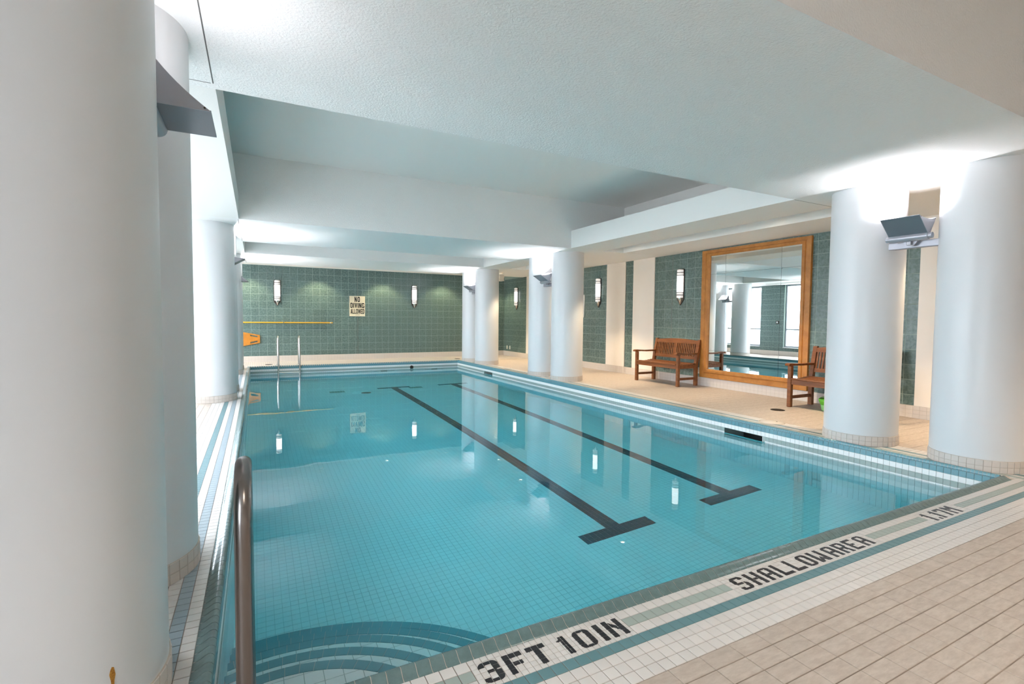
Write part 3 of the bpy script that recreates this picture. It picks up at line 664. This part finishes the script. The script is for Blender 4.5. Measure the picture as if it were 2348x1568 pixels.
# ------------------------------------------------------------------ uplights between the columns
def uplight(s_, cx_, cy_, th, lb, watt, ln=.25, lr=.21, knob=True):
    t = thing('uplight', lb, 'uplight', 'metal uplights hung between column pairs')
    th = math.radians(th); u0, w0 = .245, 2.055; hw = .155
    X = lambda u: cx_-s_*u
    def q(u, v, w): return (X(u), cy_+v, w)
    e1 = (math.cos(th), math.sin(th)); e2 = (math.cos(th+math.radians(82)), math.sin(th+math.radians(82)))
    tip = (u0+ln*e1[0], w0+ln*e1[1]); rear = (u0+lr*e2[0], w0+lr*e2[1])
    def plate(a, c, nme, m_, th_=.005):
        n = (-(c[1]-a[1]), c[0]-a[0]); L = math.hypot(*n); n = (n[0]/L*th_, n[1]/L*th_)
        P4 = [(X(p[0]), p[1]) for p in (a, c, (c[0]+n[0], c[1]+n[1]), (a[0]+n[0], a[1]+n[1]))]
        MB().prism(P4, 1, cy_-hw, cy_+hw).obj(nme, m_, t)
    st = (u0+.03*e1[0], w0+.03*e1[1]); sr = (u0+.03*e2[0], w0+.03*e2[1])
    plate(st, tip, 'front_reflector', M['alu']); plate(sr, rear, 'rear_reflector', M['alu2'])
    mid = [((1-k)**2*tip[0]+2*k*(1-k)*(u0+.085*(e1[0]+e2[0]))+k*k*rear[0], (1-k)**2*tip[1]+2*k*(1-k)*(w0+.085*(e1[1]+e2[1]))+k*k*rear[1]) for k in np.linspace(0, 1, 9)]
    side = [(X(p[0]), p[1]) for p in [(u0, w0)] + mid]
    for v in (-hw-.004, hw): MB().prism(side, 1, cy_+v, cy_+v+.004).obj('end_panel', M['alu2'], t)
    for v in (-hw-.0055, hw+.0045):
        for p in (mid[0], mid[-1]):
            sc_ = MB()
            pu, pw = u0+(p[0]-u0)*.85+.01*(e1[0]+e2[0]), w0+(p[1]-w0)*.85+.01*(e1[1]+e2[1])
            sc_.prism([(X(pu)+.004*math.cos(a), pw+.004*math.sin(a)) for a in np.linspace(0, 2*math.pi, 8, endpoint=False)], 1, cy_+v-.001, cy_+v+.001)
            sc_.obj('screw', M['drain'], t)
    MB().tube([q(u0, -hw, w0), q(u0, hw, w0)], .036, 20).obj('lamp_housing', M['alu2'], t)
    for sg in (-1, 1): MB().tube([q(u0, sg*hw, w0), q(u0, sg*(hw+(.03 if knob else .008)), w0)], .027 if knob else .014, 16).obj('end_knob', M['alu2'], t)
    MB().prism([(cy_+.058*math.cos(a), 2.035+.058*math.sin(a)) for a in np.linspace(0, 2*math.pi, 28, endpoint=False)], 0, min(X(.205), X(.22)), max(X(.205), X(.22))).obj('pivot_disc', M['alu2'], t)
    MB().cbox((min(X(.10), X(.17)), cy_-.235, 1.965), (max(X(.10), X(.17)), cy_+.235, 2.03), .005).obj('mounting_bar', M['alu2'], t)
    MB().cbox((min(X(.16), X(.25)), cy_-.02, 1.985), (max(X(.16), X(.25)), cy_+.02, 2.02), .004).obj('swivel_arm', M['alu2'], t)
    bis = (e1[0]+e2[0], e1[1]+e2[1]); bl = math.hypot(*bis); bis = (bis[0]/bl, bis[1]/bl)
    c = (u0+.065*bis[0], w0+.065*bis[1])
    MB().tube([q(c[0], -hw+.02, c[1]), q(c[0], hw-.02, c[1])], .012, 12).obj('lamp_tube', M['tube'], t)
    ld = bpy.data.lights.new('uplight_lamp', 'AREA'); ld.shape = 'RECTANGLE'; ld.size = .05; ld.size_y = .26; ld.energy = watt; ld.color = (1.0, 0.965, 1.0)
    lo = bpy.data.objects.new('uplight_lamp', ld); COL.objects.link(lo)
    n = Vector((-s_*bis[0], 0, bis[1])).normalized(); z = -n; y = Vector((0, 1, 0)); x = y.cross(z).normalized()
    c2 = (u0+.085*bis[0], w0+.085*bis[1])
    lo.matrix_world = Matrix(((x.x, y.x, z.x, X(c2[0])), (x.y, y.y, z.y, cy_), (x.z, y.z, z.z, c2[1]), (0, 0, 0, 1)))
    lo.parent = t
uplight(1, 5.735, 2.465, 42, 'grey metal uplight between the two nearest right columns', UPLIGHT_W*.38)
uplight(1, 5.735, 9.085, 31, 'grey metal uplight on the mid pool column pair opposite the windows', UPLIGHT_W)
uplight(1, 5.735, 13.115, 31, 'small grey uplight on the column pair at the far right corner', UPLIGHT_W)
uplight(-1, -.61, 2.465, 0, 'dark grey uplight jutting out beside the huge left column', UPLIGHT_W*.085, .218, .185, False)
uplight(-1, -.61, 9.105, 30, 'grey uplight sliver beside the middle left column', UPLIGHT_W)
uplight(-1, -.61, 12.90, 0, 'tiny grey uplight against the green end wall at left', UPLIGHT_W, .22, .19, False)

# ------------------------------------------------------------------ downlights
def downlight(x, y, z, watt, lb, grp, ang, col=(1.0, .78, .52)):
    t = thing('downlight', lb, 'downlight', grp)
    b = MB(); b.lathe([(.085, 0), (.085, -.008), (.06, -.032), (.052, -.032), (.052, -.002)], (x, y, z), 28); b.obj('trim_ring', M['plastic'], t)
    b = MB(); b.lathe([(0, -.003), (.052, -.003)], (x, y, z), 28); b.obj('lamp_face', M['warm'], t)
    ld = bpy.data.lights.new('downlight_lamp', 'SPOT'); ld.energy = watt; ld.spot_size = math.radians(ang); ld.spot_blend = .4; ld.shadow_soft_size = .05; ld.color = col
    lo = bpy.data.objects.new('downlight_lamp', ld); COL.objects.link(lo); lo.location = (x, y, z-.035); lo.parent = t
for x, lb in ((-.2, 'warm downlight over the end deck by the ladder'), (1.62, 'warm downlight over the end deck left of the sign'), (3.5, 'warm downlight over the end deck right of the sign'),
              (5.4, 'warm downlight over the end deck above the far columns'), (7.0, 'warm downlight in the far right corner of the ceiling')):
    downlight(x, 15.0, 2.75, FAR_W, lb, 'downlights at the end wall', 105, col=(1.0, .85, .50))
for y, z, lb in ((0.2, 2.80, 'warm downlight in the ceiling slot nearest the camera'), (2.465, ZC, 'warm downlight in the beam behind the two nearest right columns'), (4.6, 2.80, 'warm downlight in the ceiling slot over the second bench'),
                 (7.5, 2.80, 'warm downlight in the ceiling slot before the first bench'), (9.1, ZC, 'warm downlight in the beam behind the mid pool columns'), (11.75, 2.80, 'warm downlight in the far ceiling slot'), (13.1, ZC, 'warm downlight in the beam behind the far right columns')):
    downlight(6.39, y, z, DOWN_W*(.4 if y < 1 else 1), lb, 'downlights along the mirror wall', 84)
for x, y, lb in ((.8, -.9, 'added fill downlight in the near recess above the left of the deck'), (2.8, -.9, 'added fill downlight in the near recess above the middle of the deck'), (4.7, -.9, 'added fill downlight in the near recess above the right of the deck')):
    downlight(x, y, ZR, NEAR_FILL_W, lb, 'added fill downlights behind the camera', 104, col=(1.0, .88, .74))  # unseen lamps added to brighten the near deck and left column

# ------------------------------------------------------------------ wall sconces
def sconce(x, y, face, lb):
    t = thing('wall_sconce', lb, 'wall lamp', 'pencil shaped wall sconces')
    # local: half cylinder bulging along +n; built around origin then turned
    R_, z0, z1 = .072, 1.72, 2.29
    bp_ = MB(); bp_.prism([(-.09, z0-.03), (0, z0-.15), (.09, z0-.03), (.09, z1+.005), (.06, z1+.02), (-.06, z1+.02), (-.09, z1+.005)], 1, -.02, 0)
    parts = [('backplate', bp_, 'bronze')]
    def hc(za, zb_, r): 
        q_ = MB(); q_.lathe([(0, za), (r, za), (r, zb_), (0, zb_)], (0, -.02, 0), 16, math.pi, 2*math.pi); return q_
    parts += [('glass_shade', hc(z0+.11, z1-.12, R_), 'opal'), ('end_glass', hc(z0+.055, z0+.11, R_), 'opal_dim'), ('end_glass', hc(z0, z0+.055, R_), 'opal_dim'),
              ('end_glass', hc(z1-.12, z1-.06, R_), 'opal_dim'), ('end_glass', hc(z1-.06, z1-.005, R_), 'opal_dim')]
    for zz in (z0+.055, z0+.11, z1-.12, z1-.06): parts.append(('band', hc(zz-.006, zz+.006, R_+.004), 'bronze'))
    cap = MB(); cap.lathe([(R_, z1-.006), (R_+.003, z1), (R_*.8, z1+.014), (0, z1+.018)], (0, -.02, 0), 16, math.pi, 2*math.pi); parts.append(('top_cap', cap, 'chrome'))
    fin = MB(); fin.lathe([(0, z0-.13), (.008, z0-.12), (.03, z0-.06), (.055, z0-.01), (.055, z0)], (0, -.02, 0), 16, math.pi, 2*math.pi); parts.append(('finial', fin, 'chrome'))
    rz = {'y-': 0, 'x-': -math.pi/2}[face]; ca, sa = math.cos(rz), math.sin(rz)
    for n, bb, mk in parts:
        bb.v = [(x+vx*ca-vy*sa, y+vx*sa+vy*ca, vz) for vx, vy, vz in bb.v]
        bb.obj(n, M[mk], t)
sconce(.535, WYF, 'y-', 'lit wall sconce left of the no diving sign above the ladder')
sconce(4.49, WYF, 'y-', 'lit wall sconce right of the no diving sign on the end wall')
sconce(WXR, 7.40, 'x-', 'lit wall sconce above the first bench left of the mirror')
sconce(WXR, 10.12, 'x-', 'lit wall sconce right of the mid pool columns')
sconce(WXR, 14.55, 'x-', 'lit wall sconce between the far and mid pool columns')

# ------------------------------------------------------------------ mirror
t = thing('wall_mirror', 'large oak framed wall mirror of nine panes', 'mirror')
y0, y1, z0, z1 = 4.725, 6.84, .17, 2.592; iy0, iy1, iz0, iz1 = 4.885, 6.655, .334, 2.482
x0 = WXR-.001
def moul(w_, sgn=1):   # profile across the width: (distance from outer edge, thickness)
    return [(0, 0), (0, .045), (w_*.45, .045), (w_*.5, .036), (w_*.56, .036), (w_*.62, .05), (w_*.85, .05), (w_, .03), (w_, 0)]
def member(nme, vert, a, w_, l0, l1, i0, i1, sg):
    """mitred frame member: outer edge at a, growing inwards by sg; runs l0..l1 outside and i0..i1 inside"""
    pr = moul(w_); n = len(pr); vs = []
    for o_, inn in ((l0, i0), (l1, i1)):
        for d_, h_ in pr:
            run = o_+(inn-o_)*d_/w_; c_ = a+sg*d_
            vs.append((x0-h_, c_, run) if vert else (x0-h_, run, c_))
    fs = [(i, i+1, n+i+1, n+i) for i in range(n-1)] + [tuple(range(n)), tuple(range(2*n-1, n-1, -1))]
    MB().add(vs, fs).obj(nme, M['oak'], t)
member('frame_stile', True, y1, y1-iy1, z0, z1, iz0, iz1, -1); member('frame_stile', True, y0, iy0-y0, z0, z1, iz0, iz1, 1)
member('frame_rail', False, z1, z1-iz1, y0, y1, iy0, iy1, -1); member('frame_rail', False, z0, iz0-z0, y0, y1, iy0, iy1, 1)
MB().box((x0-.012, iy0-.01, iz0-.01), (x0, iy1+.01, iz1+.01)).obj('backing', M['joint'], t)
ys_ = [iy0-.005, 5.227, 6.315, iy1+.005]; zs_ = [iz0-.005, .692, 2.135, iz1+.005]
for i in range(3):
    for j in range(3): MB().box((x0-.018, ys_[i]+.002, zs_[j]+.0016), (x0-.011, ys_[i+1]-.002, zs_[j+1]-.0016)).obj('mirror_pane', M['mirror'], t)
for yy in ys_[1:3]:
    for zz in zs_[1:3]: MB().tube([(x0-.012, yy, zz), (x0-.026, yy, zz)], .011, 12).obj('clip', M['chrome'], t)

# ------------------------------------------------------------------ benches
def bench(xf, xb, ya, yb, lb):
    """front legs at xf, back legs at xb (wall side), arms at ya < yb; faces -x"""
    t = thing('garden_bench', lb, 'bench', 'slatted wooden benches'); L = .058
    seat = .435; back = .885; tilt = .085
    for y in (ya, yb-L):
        MB().cbox((xf, y, 0), (xf+L, y+L, .605), .006).obj('leg', M['wood'], t)
        pts = [(xb, 0), (xb+L, 0), (xb+L, .40), (xb+L+tilt, back), (xb+tilt+.012, back), (xb, .42)]
        MB().prism(pts, 1, y, y+L).obj('leg', M['wood'], t)
        xm = xb+.06*.5; arm = [(xf-.05, .607), (xf-.055, .622), (xf-.045, .640), (xf, .648), (xf+.10, .640), (xf+.25, .632), (xm+.03, .636), (xm+.03, .606), (xf+.25, .604), (xf+.1, .612), (xf, .607)]
        MB().prism(arm, 1, y-.006, y+L+.006).obj('armrest', M['wood'], t)
        MB().cbox((xf+L, y+.014, .12), (xb, y+.044, .165), .004).obj('stretcher', M['wood'], t)
        MB().prism([(xf+L, .34), (xb, .34), (xb, .41), (xf+.22, .395), (xf+L, .41)], 1, y+.01, y+L-.01).obj('side_apron', M['wood'], t)
    MB().cbox((xf+.008, ya+L, .335), (xf+.04, yb-L, .41), .005).obj('front_apron', M['wood'], t)
    MB().cbox((xb+.01, ya+L, .335), (xb+.04, yb-L, .40), .005).obj('back_apron', M['wood'], t)
    ns = 7; wx = (xb-xf+.01)/ns
    for i in range(ns):
        dz = -.022*math.sin(math.pi*min(1, (i+.3)/(ns-1)))
        MB().cbox((xf-.012+i*wx+.004, ya+(L+.002 if i == 0 else .004), seat-.022+dz), (xf-.012+(i+1)*wx-.004, yb-(L+.002 if i == 0 else .004), seat+dz), .005).obj('seat_slat', M['wood'], t)
    bx = lambda z: xb+.012+(tilt)*(z-.42)/(back-.42)
    def lean(z0, z1, ya_, yb_, d0, d1, nme):
        MB().prism([(bx(z0)+d0, z0), (bx(z0)+d1, z0), (bx(z1)+d1, z1), (bx(z1)+d0, z1)], 1, ya_, yb_).obj(nme, M['wood'], t)
    lean(.50, .555, ya+L, yb-L, .006, .036, 'lower_back_rail')
    # arched top rail
    n = 16; tr_ = MB(); vs = []
    for i in range(n+1):
        f = i/n; y = ya+L+(yb-ya-2*L)*f; h = .865+.028*math.sin(math.pi*f)
        vs += [(bx(.80)+.002, y, .80), (bx(.80)+.036, y, .80), (bx(h)+.036, y, h), (bx(h)+.002, y, h)]
    fs = [(0, 1, 2, 3), tuple(4*n+k for k in (3, 2, 1, 0))]
    for i in range(n):
        for k in range(4): fs.append((4*i+k, 4*i+4+k, 4*i+4+(k+1) % 4, 4*i+(k+1) % 4))
    tr_.add(vs, fs); tr_.obj('top_rail', M['wood'], t)
    yc = (ya+yb)/2; lean(.555, .80, yc-.034, yc+.034, .006, .034, 'center_stile')
    for side in (0, 1):
        a, c = (ya+L, yc-.034) if side == 0 else (yc+.034, yb-L)
        k = 11
        for i in range(k):
            y = a+(c-a)*(i+.5)/k; lean(.555, .80, y-.0125, y+.0125, .012, .028, 'back_slat')
    return t
bench(7.06, 7.53, 6.815, 8.01, 'red brown slatted bench under the sconce left of the mirror')
bench(6.94, 7.45, 3.425, 4.575, 'red brown slatted bench partly hidden by the right columns')

# ------------------------------------------------------------------ handrail and ladder
def arcpts(c, r, a0, a1, n=10):    # in the (y, z) plane
    return [(c[0]+r*math.cos(math.radians(a0+(a1-a0)*i/n)), c[1]+r*math.sin(math.radians(a0+(a1-a0)*i/n))) for i in range(n+1)]
t = thing('handrail', 'bent stainless handrail rising beside the corner steps', 'handrail')
pth = [(1.40, 0.0), (1.415, .25), (1.43, .60)] + arcpts((1.565, .70), .135, 172, 20, 12) + [(1.80, .45), (1.95, .10), (2.10, -.25), (2.14, -.37)]
MB().tube([(-.037-.004*(y_-1.4), y_, z_) for y_, z_ in pth], .0215, 20).obj('tube', M['rail'], t)
MB().lathe([(.0225, .0), (.045, .002), (.043, .012), (.0235, .018)], (-.037, 1.401, 0), 20).obj('escutcheon', M['steel'], t)
t = thing('pool_ladder', 'stainless pool ladder at the far left corner', 'ladder')
for x in (.485, .985):
    pth = [(14.22, 0), (14.215, .2), (14.20, .58)] + arcpts((14.03, .60), .17, 5, 150, 10) + [(13.855, .45), (13.83, .1), (13.825, -.2), (13.825, -1.25)]
    MB().tube([(x, y_, z_) for y_, z_ in pth], .0225, 16).obj('rail', M['steel'], t)
    MB().lathe([(.0235, 0), (.05, .002), (.045, .012), (.0245, .02)], (x, 14.22, 0), 16).obj('escutcheon', M['steel'], t)
    MB().tube([(x, 14.215, .19), (x, 14.214, .215)], .026, 16).obj('collar', M['chrome'], t)
for z in (-.175, -.47, -.75, -1.02):
    MB().cbox((.50, 13.80, z), (.97, 13.875, z+.025), .006).obj('ladder_step', M['plastic' if z > -.2 else 'steel'], t)

# ------------------------------------------------------------------ end wall objects
t = thing('no_diving_sign', 'cream NO DIVING ALLOWED sign on the green end wall', 'sign')
sx0, sx1, sz0, sz1 = 2.497, 2.957, 1.303, 1.916; ysn = WYF-.012
MB().cbox((sx0, ysn, sz0), (sx1, WYF-.0005, sz1), .003).obj('sign_board', M['sign'], t)
def rects_text(s_, x0, x1, z0, z1, gap=.16):
    """heavy condensed capitals from polygons; unit cell 1 x 2"""
    k = .33; u = {
     'N': [Rr(0,0,k,2), Rr(1-k,0,1,2), [(0,2),(1-k,0),(1,0),(k,2)]],
     'O': [[(0,.25),(.25,0),(.75,0),(1,.25),(1,.4),(0,.4)], [(0,1.6),(1,1.6),(1,1.75),(.75,2),(.25,2),(0,1.75)], Rr(0,.35,k,1.65), Rr(1-k,.35,1,1.65)],
     'D': [Rr(0,0,k,2), [(0,0),(.7,0),(1,.3),(1,.4),(0,.36)], [(0,1.64),(1,1.6),(1,1.7),(.7,2),(0,2)], Rr(1-k,.3,1,1.7)],
     'I': [Rr(0,0,k,2)],
     'V': [[(0,2),(.36,0),(.64,0),(k+.02,2)], [(1-k-.02,2),(.36,0),(.64,0),(1,2)]],
     'G': [[(0,.25),(.25,0),(.75,0),(1,.25),(1,.4),(0,.4)], [(0,1.6),(1,1.6),(1,1.75),(.75,2),(.25,2),(0,1.75)], Rr(0,.35,k,1.65), Rr(1-k,0,1,1.0), Rr(.52,.75,1,1.02), Rr(1-k,1.35,1,1.7)],
     'A': [[(0,0),(k,0),(.62,2),(.33,2)], [(1-k,0),(1,0),(.67,2),(.38,2)], Rr(.25,.38,.75,.72)],
     'L': [Rr(0,0,k,2), Rr(0,0,.85,.36)],
     'W': [[(0,2),(k*.9,2),(.52,0),(.25,0)], [(.25,0),(.52,0),(.82,2),(.58,2)], [(.58,2),(.82,2),(1.15,0),(.88,0)], [(.88,0),(1.15,0),(1.4,2),(1.1,2)]],
     'E': [Rr(0,0,k,2), Rr(0,0,.82,.36), Rr(0,.84,.75,1.16), Rr(0,1.64,.82,2)]}
    wd = {'I': k, 'L': .85, 'W': 1.4, 'E': .82}
    tot = sum(wd.get(c, 1) for c in s_)+gap*(len(s_)-1); sc_ = (x1-x0)/tot; x = x0
    for c in s_:
        bb = MB()
        for i_, p in enumerate(u[c]): bb.prism(ccw([(x+q[0]*sc_, z0+q[1]/2*(z1-z0)) for q in p]), 1, ysn-.0012-.0001*i_, ysn+.001)
        bb.obj('letter', M['ink'], t); x += (wd.get(c, 1)+gap)*sc_
rects_text('NO', 2.645, 2.802, 1.736, 1.893, .3)
rects_text('DIVING', 2.524, 2.932, 1.556, 1.708)
rects_text('ALLOWED', 2.526, 2.930, 1.378, 1.527, .12)
for x in (2.68, 2.72, 2.76): MB().box((x, ysn-.001, 1.338), (x+.024, ysn+.001, 1.352)).obj('fine_print', M['ink'], t)

t = thing('reach_pole', 'long yellow reaching pole held on the green end wall', 'pole')
MB().tube([(-1.5, WYF-.05, 1.104), (2.0, WYF-.05, 1.104)], .0175, 14).obj('pole', M['yellow'], t)
MB().tube([(1.93, WYF-.05, 1.104), (1.965, WYF-.05, 1.104)], .019, 14).obj('end_band', M['sign'], t)
MB().tube([(1.99, WYF-.05, 1.104), (2.015, WYF-.05, 1.104)], .0155, 14).obj('end_cap', M['orange'], t)
for x in (-1.0, .69): MB().box((x-.007, WYF-.07, 1.08), (x+.007, WYF, 1.128)).obj('holder', M['joint'], t)
# spine board with hand slots
t = thing('spine_board', 'orange wooden spine board hung on the end wall at left', 'board')
def zedge(x): return min(.235, .109+.2*(.085-x))
def board_piece(xs2, zf0, zf1, bb):
    for i in range(len(xs2)-1):
        a, c = xs2[i], xs2[i+1]
        bb.prism([(a, .643+zf0(a)), (c, .643+zf0(c)), (c, .643+zf1(c)), (a, .643+zf1(a))], 1, WYF-.035, WYF-.015)
bb = MB(); zin = lambda x: zedge(x)-.075; zout = lambda x: zedge(x)-.035
slot = [(-.155, .025)]
board_piece([-1.75, -.95, -.6, -.3, -.155], lambda x: -zedge(x), zedge, bb)
board_piece([.025, .085], lambda x: -zedge(x), zedge, bb)
board_piece([-.155, -.06, .025], lambda x: -zin(x), zin, bb)
board_piece([-.155, -.06, .025], zout, zedge, bb); board_piece([-.155, -.06, .025], lambda x: -zedge(x), lambda x: -zout(x), bb)
bb.obj('board_body', M['orange'], t)
for x in (-1.4, -.5): MB().box((x, WYF-.016, .62), (x+.04, WYF, .66)).obj('hanger', M['joint'], t)

# outlets, covers, box
def outlet(y, z, lb, mk='plastic'):
    t = thing('wall_outlet', lb, 'outlet', 'electrical outlets')
    MB().cbox((WXR-.008, y-.036, z-.06), (WXR, y+.036, z+.06), .003).obj('cover_plate', M[mk], t)
    for dz in (-.02, .02): MB().cbox((WXR-.011, y-.016, z+dz-.014), (WXR-.007, y+.016, z+dz+.014), .003).obj('receptacle', M['ivory' if mk == 'plastic' else 'plastic'], t)
outlet(6.886, .285, 'white outlet low on the wall between bench and mirror')
outlet(15.24, .29, 'ivory outlet low in the far corner, left of two', 'ivory')
outlet(15.03, .29, 'white outlet low in the far corner, right of two')
t = thing('ceiling_box', 'small white box fixed under the ceiling by the far column', 'box')
MB().cbox((6.715, 13.86, 2.46), (6.875, 14.06, ZC), .006).obj('housing', M['plastic'], t)
MB().cbox((6.705, 13.85, 2.445), (6.885, 14.07, 2.462), .004).obj('lid', M['plastic'], t)
t = thing('notice_board', 'narrow edge of a white notice board behind the column', 'notice')
MB().cbox((WXR-.022, 10.72, 1.32), (WXR-.001, 11.15, 1.915), .004).obj('panel', M['plastic'], t)
MB().cbox((WXR-.026, 10.76, 1.36), (WXR-.021, 11.11, 1.875), .002).obj('sheet', M['sillp'], t)
t = thing('bucket', 'lime green plastic bucket under the second bench', 'bucket')
bx_, by_ = 7.17, 4.10
b = MB(); b.lathe([(0, .0), (.075, 0), (.085, .01), (.10, .085), (.094, .085), (.08, .012), (0, .012)], (bx_, by_, 0), 28); b.obj('body', M['limel'], t)
b = MB(); b.lathe([(.096, .083), (.106, .085), (.112, .12), (.122, .125), (.126, .165), (.118, .168), (.106, .12), (.096, .09)], (bx_, by_, 0), 28); b.obj('rim', M['limeg'], t)
MB().tube([(bx_+.118*math.cos(a), by_+.118*math.sin(a), .17+.012*math.sin(2*a)) for a in np.linspace(0, math.pi, 12)], .004, 6).obj('handle', M['limeg'], t)
def deck_disc(x, y, r, lb, nme, mk, cat, grp):
    t = thing(nme, lb, cat, grp)
    MB().lathe([(0, .002), (r, .002), (r, -.002)], (x, y, 0), 28).obj('cover', M[mk], t)
    MB().lathe([(r*1.0, -.001), (r, .0035), (r*1.1, .0035), (r*1.12, -.001)], (x, y, 0), 28).obj('rim', M['drain' if mk == 'drain' else 'lgrout'], t)
    if mk == 'drain':
        for k in range(-3, 4):
            h = math.sqrt(max(0, r*r-(k*r/3.6)**2))*.9; MB().box((x-h, y+k*r/3.6-.004, .002), (x+h, y+k*r/3.6+.004, .0045)).obj('grate_bar', M['steel' if False else 'drain'], t)
    else: MB().tube([(x+r*.6, y-.01, .002), (x+r*.6, y-.01, .004)], .01, 10).obj('lift_hole', M['drain'], t)
deck_disc(6.56, 4.45, .085, 'dark round drain in the deck before the second bench', 'floor_drain', 'drain', 'drain', 'round deck drains')
deck_disc(5.62, 14.6, .085, 'dark round drain in the end deck by the far columns', 'floor_drain', 'drain', 'drain', 'round deck drains')
deck_disc(.28, 14.5, .085, 'dark round drain in the end deck by the ladder', 'floor_drain', 'drain', 'drain', 'round deck drains')
deck_disc(5.69, 3.93, .135, 'round white lid in the deck beside the nearest skimmer', 'skimmer_lid', 'base', 'lid', 'round skimmer lids')
deck_disc(5.72, 11.3, .135, 'round white lid in the deck beside the far skimmer', 'skimmer_lid', 'base', 'lid', 'round skimmer lids')
# fittings on the far pool wall and floor
for x, lb in ((3.16, 'small wall grate with rope bar on the far pool wall, left of two'), (4.63, 'small wall grate with rope bar on the far pool wall, right of two')):
    t = thing('wall_grate', lb, 'grate', 'grates on the far pool wall')
    MB().cbox((x-.09, YF-.014, -.72), (x+.09, YF, -.42), .003).obj('grate', M['fgrate'], t)
    MB().cbox((x-.29, YF-.02, -.60), (x+.29, YF-.008, -.54), .003).obj('bar', M['drain'], t)
    for k in range(-2, 3): MB().box((x+k*.03-.006, YF-.016, -.70), (x+k*.03+.006, YF-.014, -.44)).obj('slot', M['drain'], t)
t = thing('pool_inlet', 'black round inlet between the two grates on the far pool wall', 'inlet')
MB().tube([(3.95, YF+.002, -.145), (3.95, YF-.012, -.145)], .05, 20).obj('flange', M['drain'], t)
MB().tube([(3.95, YF-.012, -.145), (3.95, YF-.02, -.145)], .025, 16).obj('nozzle', M['dark'], t)
for x, y, lb in ((1.60, 11.65, 'rectangular floor grate under the deep water, left of two'), (3.40, 11.62, 'rectangular floor grate under the deep water, right of two')):
    t = thing('pool_floor_grate', lb, 'grate', 'grates in the pool floor'); z = floor_z(y)
    MB().cbox((x-.16, y-.1, z), (x+.16, y+.1, z+.012), .003).obj('plate', M['fgrate'], t)
    for k in (-2, -1, 0, 1, 2): MB().box((x+k*.06-.012, y-.08, z+.0115), (x+k*.06+.012, y+.08, z+.0135)).obj('grate_bar', M['pgrey'], t)
t = thing('main_drain', 'round dark main drain in the pool floor', 'drain'); z = floor_z(11.3)
MB().lathe([(0, .012), (.1, .012), (.11, .0)], (2.17, 11.3, z), 28).obj('cover', M['drain'], t)
MB().lathe([(.11, .002), (.3, .003), (.31, -.01)], (2.17, 11.3, z), 36).obj('collar', M['pwhite'], t)

t = thing('wall_switch', 'small dark switch box on the green window pier, seen in the mirror', 'switch')
MB().cbox((WXL+.0, 11.84, 1.17), (WXL+.03, 11.95, 1.29), .004).obj('box', M['drain'], t)
MB().cbox((WXL+.03, 11.87, 1.20), (WXL+.036, 11.92, 1.26), .002).obj('face', M['plastic'], t)
